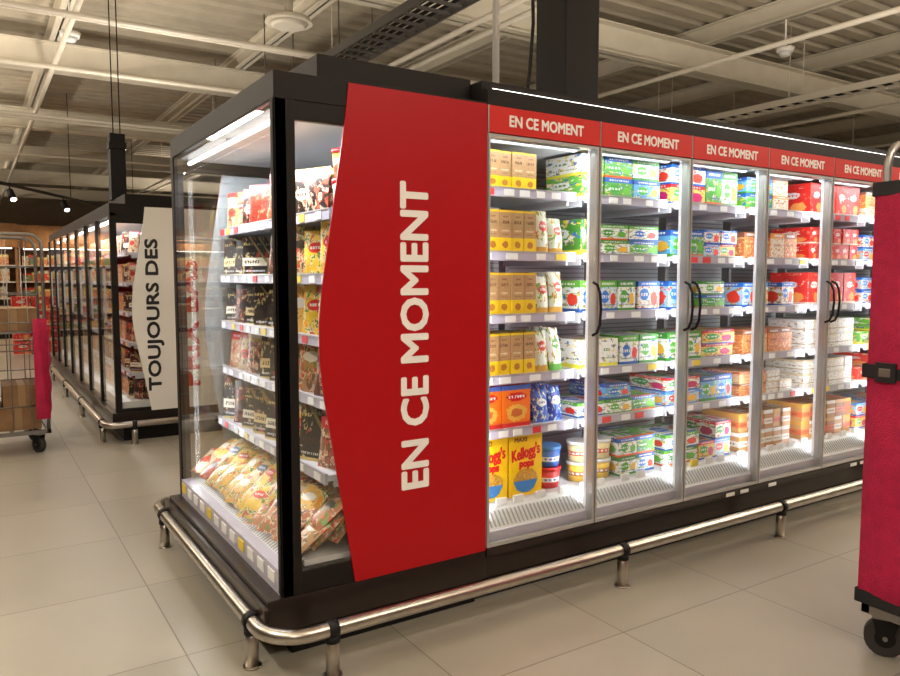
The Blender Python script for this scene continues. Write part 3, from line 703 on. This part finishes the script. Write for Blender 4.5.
for (x0,x1,z0,z1) in ((-.22,.10,.192,.36),(.12,.44,.192,.37),(-.22,.16,.362,.52),(.18,.44,.372,.55),(-.2,.10,.982,1.12),(.11,.44,.982,1.16)): cbox(x0,x1,6.78,7.25,z0,z1)
bx.build('cardboard_boxes')

# ---------------------------------------------------------------- background gondolas
def gondola(name,x0,x1,y,h,fascia,pn):
    e=empty(name); mb=MB()
    mb.box(x0,x1,y+.5,y+.56,0,h,M_wood); mb.box(x0,x1,y,y+.5,0,.15,M_dark)
    for x in (x0,x1-.04): mb.box(x,x+.04,y,y+.55,0,h,M_wood)
    z=.15; Z=[]
    while z<h-.3: mb.box(x0+.04,x1-.04,y+.02,y+.5,z,z+.03,M_shelf); Z.append(z+.03); z+=.38
    mb.box(x0-.02,x1+.02,y-.05,y+.56,h,h+fascia,M_wood); mb.build('rack',e)
    m2=MB()
    for z in Z:
        x=x0+.07
        while x<x1-.3:
            w=.12+.12*R(); hh=.18+.12*R(); m2.box(x,x+w-.01,y+.05,y+.35,z,z+hh,P['grocery'],None,kk()); x+=w
    m2.build(pn,e)
    mb=MB(); mb.box(x0+.1,x1-.1,y-.04,y,h-.03,h-.005,M_led2); mb.build('shelf_light',e)
gondola('grocery_shelf_rack',-4,0.95,20,2.1,.55,'groceries')
gondola('grocery_shelf_rack',1.0,6,20.5,2.1,.55,'groceries')
gondola('grocery_shelf_rack',7,14,20.5,2.1,.55,'groceries')
mb=MB()
for i in range(3):
    for j in range(4): mb.box(.62+i*.32,.90+i*.32,15.6,16.0,j*.27,j*.27+.25,P['redp'],None,kk())
mb.build('promotional_crates')
tr=empty('spotlight_track'); mb=MB(); A=Vector((.1,14.1,3.0)); B=Vector((3.5,20.0,3.0)); mb.tube([A,B],.03,M_black,6)
for t in (.0,.5,1): q=A.lerp(B,t); mb.cyl(q,(q.x,q.y,RH-.01),.008,.008,M_black,5)
for t in (.16,.45,.7):
    q=A.lerp(B,t); mb.cyl(q,q-Vector((0,0,.12)),.012,.012,M_black,6); mb.cyl(q-Vector((0,0,.10)),q+Vector((.05,-.14,-.26)),.055,.06,M_black,14); mb.cyl(q+Vector((.05,-.14,-.26)),q+Vector((.051,-.143,-.264)),.048,.048,M_led,12)
mb.build('track_and_heads',tr)

# ---------------------------------------------------------------- lights
def area(name,loc,rot,sx,sy,e,c,parent=None):
    l=bpy.data.lights.new(name,'AREA'); l.shape='RECTANGLE'; l.size=sx; l.size_y=sy; l.energy=e; l.color=c
    o=bpy.data.objects.new(name,l); COL.objects.link(o); o.location=loc; o.rotation_euler=rot
    if parent: o.parent=parent
    return o
WARM=(1,.89,.74); COOL=(.95,.97,1)
def fill_luminaire(x,y,z,dn,up,along='Y',ln=2.4):  # unseen pendant added as fill light for the aisles and ceiling
    e=empty('added_pendant_fill'); mb=MB()
    sx,sy=(ln,.10) if along=='X' else (.10,ln)
    mb.box(x-sx/2,x+sx/2,y-sy/2,y+sy/2,z,z+.06,M_alu); mb.box(x-sx/2+.01,x+sx/2-.01,y-sy/2+.01,y+sy/2-.01,z-.006,z,M_led2)
    for s in(-1,1):
        px,py=(x+s*ln*.4,y) if along=='X' else (x,y+s*ln*.4); mb.cyl((px,py,z+.06),(px,py,RH-.01),.004,.004,M_alu,5)
    mb.build('housing',e)
    if dn: area('down_fill',(x,y,z-.012),(0,0,0),sx,sy,dn,WARM,e)
    if up: area('up_fill',(x,y,z+.075),(math.pi,0,0),sx,sy,up,WARM,e)
for y in (-2,2.2,6.4,11,16,22,29): fill_luminaire(-1.5,y,3.6,78,165)
for x in (2.5,7.5,12.5): fill_luminaire(x,-.6,3.6,78,165,'X')
for x in (7.5,13,19): fill_luminaire(x,1.5+.0*x,3.6,62,165,'X')
for x,y in ((7,25),(14,25)): fill_luminaire(x,y,3.4,60,150,'X',3)
area('ceiling_fill',(5.0,3.75,2.23),(math.pi,0,0),3.4,.3,170,WARM,case)  # added fill on the roof to brighten the ceiling, unseen from below
area('ceiling_fill',(1.6,10,2.15),(math.pi,0,0),.4,4,120,WARM,isl)  # same added ceiling fill above the second island
# case lamps
for d in range(0,ND+1):
    x=XL+d*PW+(.03 if d==0 else 0); area('mullion_lamp',(x,2.562,1.16),(math.pi/2,0,0),.03,1.6,4.4,COOL,case)
area('header_lamp',((XL+XR)/2,2.58,1.975),(math.radians(18),0,0),XR-XL-.1,.04,14,COOL,case)
area('end_case_lamp',(XC+.09,(YF+YB)/2,1.955),(0,math.radians(-22),0),.05,1.4,22,COOL,endc)
area('end_case_post_lamp',(XC+.06,YB-.08,1.15),(math.radians(-90),0,math.radians(25)),.03,1.5,4,COOL,endc)
area('case_lamp',(X2+.09,Y2+LN/2,1.86),(0,math.radians(-22),0),.05,LN-.2,50,COOL,isl)
for x in (-1.5,3.5,10): area('shelf_lamp',(x,19.7,2.4),(math.radians(20),0,0),4,.1,60,(1,.7,.4))
w=bpy.data.worlds.new('world'); scene.world=w; w.use_nodes=True; w.node_tree.nodes['Background'].inputs[0].default_value=(.5,.42,.33,1); w.node_tree.nodes['Background'].inputs[1].default_value=.1

# ---------------------------------------------------------------- camera
cd=bpy.data.cameras.new('camera'); cam=bpy.data.objects.new('camera',cd); COL.objects.link(cam)
cd.sensor_width=36; cd.lens=746/900*36; cam.location=(0,0,1.4); cam.rotation_euler=(math.radians(90-4.6),0,math.radians(-32.7)); cd.clip_end=100
scene.camera=cam
